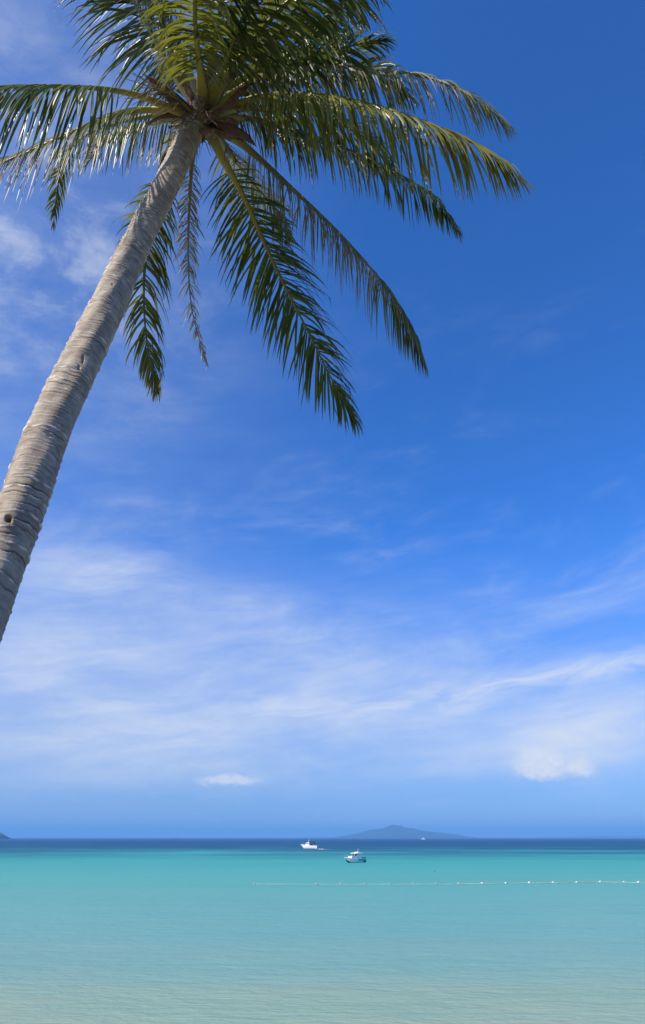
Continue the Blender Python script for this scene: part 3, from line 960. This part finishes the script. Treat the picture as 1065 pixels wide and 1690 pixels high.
canopy(-2.35, .45, 2.25, 2.06, .10, .13, b1, M_WHITE)
canopy(-1.55, -.75, 1.5, 2.33, .03, .10, b1, M_WHITE, 'roof_rack')
MB().rod((-1.2, .2, 2.3), (-1.35, .2, 3.35), .022).build('antenna', [M_WHITE], b1)
mb = MB(); mb.box((-2.1, 0, .72), (.5, 1.7, .5), 0, .9); mb.build('bench_seat', [M_SEAT], b1)
mb = MB(); mb.box((-.55, -.45, .85), (.5, .5, .8), 0, .9); mb.build('helm_seat', [M_SEAT], b1)
mb = MB(); mb.box((.15, -.4, .95), (.45, .8, .95), 0, .8); mb.build('helm_console', [M_WHITE], b1)
rl, _ = catmull([Vector((.6, 1.02, 1.55)), Vector((1.9, .95, 1.72)), Vector((2.9, .55, 1.85)), Vector((3.35, 0, 1.92)), Vector((2.9, -.55, 1.85)), Vector((1.9, -.95, 1.72)), Vector((.6, -1.02, 1.55))], 28)
mb = MB().add(tube(rl, .018, 5))
for k in (1, 6, 10, 17, 21, 26): mb.rod(rl[k], rl[k] - Vector((0, 0, .5)), .015)
mb.build('bow_rail', [M_STEEL], b1)
outboard(b1, -3.65, -.42, .55); outboard(b1, -3.65, .42, .55)

# -- motor cruiser under way with a dark awning
p = sea_at(511, 1401.5)
b2 = empty('motor_cruiser', p, R(163))
tag(b2, 'white motor cruiser under way with dark awning and short foam wake', 'boat')
CL = 9.2
b2.scale = (1.05, 1.05, 1.35)
hull(CL, 2.9, 1.35, .25, [M_WHITE, M_WHITE, M_WHITE], 'hull', b2)
deck(CL, 2.9, 1.35, b2, .42)
mb = MB(); mb.box((-2.0, 0, .55), (4.3, 2.5, .08)); mb.build('cockpit_floor', [M_WHITE], b2)
mb = MB(); mb.box((1.0, 0, 2.05), (2.3, 1.9, .95), 0, .72, -.25); mb.build('cabin', [M_WHITE], b2)
for sy in (-1, 1):
    mb = MB(); mb.box((.85, sy * .86, 2.1), (1.4, .05, .3)); mb.build('cabin_window', [M_TINT], b2)
canopy(-2.9, .1, 2.3, 2.75, .14, .06, b2, M_DARK, 'awning')
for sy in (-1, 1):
    mb = MB(); mb.box((-1.5, sy * 1.13, 2.25), (2.3, .03, .85)); mb.build('shade_panel', [M_DARK], b2)  # dark panels standing in for the shade and people under the awning
for x in (-2.8, -.2):
    for sy in (-1, 1):
        MB().rod((x, sy * 1.15, 1.2), (x, sy * 1.08, 2.8), .04).build('awning_post', [M_STEEL], b2)
mb = MB()
for sy in (-1, 1): mb.rod((-.2, sy * 1.2, 1.3), (.35, sy * 1.0, 3.35), .08)
mb.rod((.35, -1.0, 3.33), (.35, 1.0, 3.33), .08); mb.build('radar_arch', [M_WHITE], b2)
MB().rod((.35, 0, 3.3), (.2, 0, 4.2), .03).build('antenna', [M_WHITE], b2)
mb = MB(); mb.box((-3.2, 0, 1.0), (.6, 2.2, .9), 0, .9); mb.build('bench_seat', [M_SEAT], b2)
mb = MB(); mb.box((-1.0, .5, 1.15), (.6, .6, 1.1), 0, .9); mb.build('helm_seat', [M_DARK], b2)
rl, _ = catmull([Vector((1.6, 1.2, 2.15)), Vector((3.2, .8, 2.45)), Vector((4.35, 0, 2.65)), Vector((3.2, -.8, 2.45)), Vector((1.6, -1.2, 2.15))], 22)
mb = MB().add(tube(rl, .025, 5))
for k in (1, 5, 9, 12, 16, 20): mb.rod(rl[k], rl[k] - Vector((0, 0, .6)), .02)
mb.build('bow_rail', [M_STEEL], b2)
outboard(b2, -4.5, -.5, .6); outboard(b2, -4.5, .5, .6)

# wake: lumpy foam behind the cruiser
V, F = [], []
nn_, mm = 34, 7
rw = np.random.RandomState(2)
for i in range(nn_):
    t = i / (nn_ - 1)
    w = (.9 + 1.6 * t) * (1 - t ** 4)
    for j in range(mm):
        v = -1 + 2 * j / (mm - 1)
        V.append(Vector((-CL / 2 + .3 - t * 8.5, w * v + rw.randn() * .12, .02 + (1 - v * v) * .22 * (1 - t) * (1 + .5 * rw.randn()))))
for i in range(nn_ - 1):
    for j in range(mm - 1):
        if rw.rand() > .25 + .55 * (i / nn_): F.append((i * mm + j, (i + 1) * mm + j, (i + 1) * mm + j + 1, i * mm + j + 1))
wk = mesh_obj('foam_wake', V, F, M_FOAM)
wk.location = p; wk.rotation_euler = (0, 0, R(163))
tag(wk, 'white foam wake on the sea behind the motor cruiser', 'wake', kind='stuff')

# -- far yacht at the foot of the island
q = at(698.5, 1384.5, 1.0) - CAM
p = Vector((q.x / q.y * 2100, 2100, 0))
b3 = empty('yacht', p, R(185))
tag(b3, 'tiny white yacht on the horizon below the island', 'boat')
hull(13, 3.8, 1.7, .4, [M_WHITE, M_WHITE, M_WHITE], 'hull', b3)
deck(13, 3.8, 1.7, b3, .05)
mb = MB(); mb.box((-.8, 0, 2.9), (6.5, 3.0, 1.9), 0, .75); mb.build('superstructure', [M_WHITE], b3)
mb = MB(); mb.box((-1.2, 0, 4.5), (3.4, 2.2, 1.3), 0, .6); mb.build('flybridge', [M_WHITE], b3)
for sy in (-1, 1):
    mb = MB(); mb.box((-.8, sy * 1.34, 3.0), (4.6, .06, .6)); mb.build('cabin_window', [M_TINT], b3)

# ---------------------------------------------------------------- float line
bx = [(420, 1459), (523, 1459.3), (563, 1459.3), (603, 1459.2), (644, 1459.3), (682, 1459), (720, 1459), (757, 1458.8), (796, 1458.7), (835, 1458.2), (874, 1457.7), (913, 1457.2),
      (952, 1456.8), (991, 1456.2), (1030, 1456.4), (1054, 1457.2), (1098, 1457), (1140, 1457)]
fp = [sea_at(*b) for b in bx]
fl = empty('float_line', fp[0])
PINV[fl.name] = Matrix.Translation(-fl.location)
tag(fl, 'rope of small white floats strung across the shallow turquoise water', 'float line')
rp = []
for i in range(len(fp) - 1):
    for k in range(8):
        t = k / 8
        q = fp[i].lerp(fp[i + 1], t)
        rp.append(Vector((q.x, q.y + .12 * math.sin(i * 2.1 + t * 3), (.0 if i < 7 else .035) + .012 * math.sin(i + 6 * t))))
rp.append(fp[-1] + Vector((0, 0, .04)))
v, f = tube(rp, [.026 if k_ < 56 else .038 for k_ in range(len(rp))], 6)
mesh_obj('rope', v, f, M_ROPE, fl, True, world_pts=True)


def lathe(prof, axis='z', n=14):
    V, F = [], []
    for r, h in prof:
        for k in range(n):
            a = 2 * math.pi * k / n
            V.append(Vector((h, r * math.cos(a), r * math.sin(a))) if axis == 'x' else Vector((r * math.cos(a), r * math.sin(a), h)))
    for i in range(len(prof) - 1):
        for k in range(n): F.append((i * n + k, i * n + (k + 1) % n, (i + 1) * n + (k + 1) % n, (i + 1) * n + k))
    return V, F


fv, ff = lathe([(.02, -.30), (.07, -.30), (.08, -.24), (.17, -.17), (.21, -.06), (.21, .06), (.17, .17), (.08, .24), (.07, .30), (.02, .30)], 'x')
fme = None
for i, q in enumerate(fp):
    if fme is None:
        o = mesh_obj('float', fv, ff, M_BUOY, fl); fme = o.data
    else:
        o = bpy.data.objects.new('float', fme); COL.objects.link(o); o.parent = fl
    if i < 8:                                       # the older end of the line is weathered and rides lower
        o.material_slots[0].link = 'OBJECT'; o.material_slots[0].material = M_OLD
    o.location = q - fp[0] + Vector((0, 0, .03 if i < 8 else .07))
    s = rng.uniform(.55, .8)
    o.scale = (s, s, s); o.rotation_euler = (rng.uniform(-.2, .2), rng.uniform(-.15, .15), rng.uniform(-.4, .4))

# -- two lone buoys
bv, bf = lathe([(.0, -.2), (.16, -.17), (.25, -.02), (.24, .12), (.15, .24), (.06, .28), (.05, .36), (.0, .37)])
def lone(name, px, py, mat, sc, label):
    r_ = empty(name, sea_at(px, py))
    mesh_obj('float_body', bv, bf, mat, r_).scale = (sc, sc, sc)
    mb = MB(); tv, tf = [], []
    ring, _ = catmull([Vector((math.cos(a) * .05, 0, .42 + math.sin(a) * .05)) for a in np.linspace(0, 6.28, 9)], 14)
    mb.add(tube(ring, .012, 5)); mb.build('mooring_ring', [M_STEEL], r_).scale = (sc, sc, sc)
    tag(r_, label, 'buoy')
lone('mooring_buoy', 716, 1439.5, M_BLUE, .9, 'small dark blue buoy between the moored speedboat and float line')
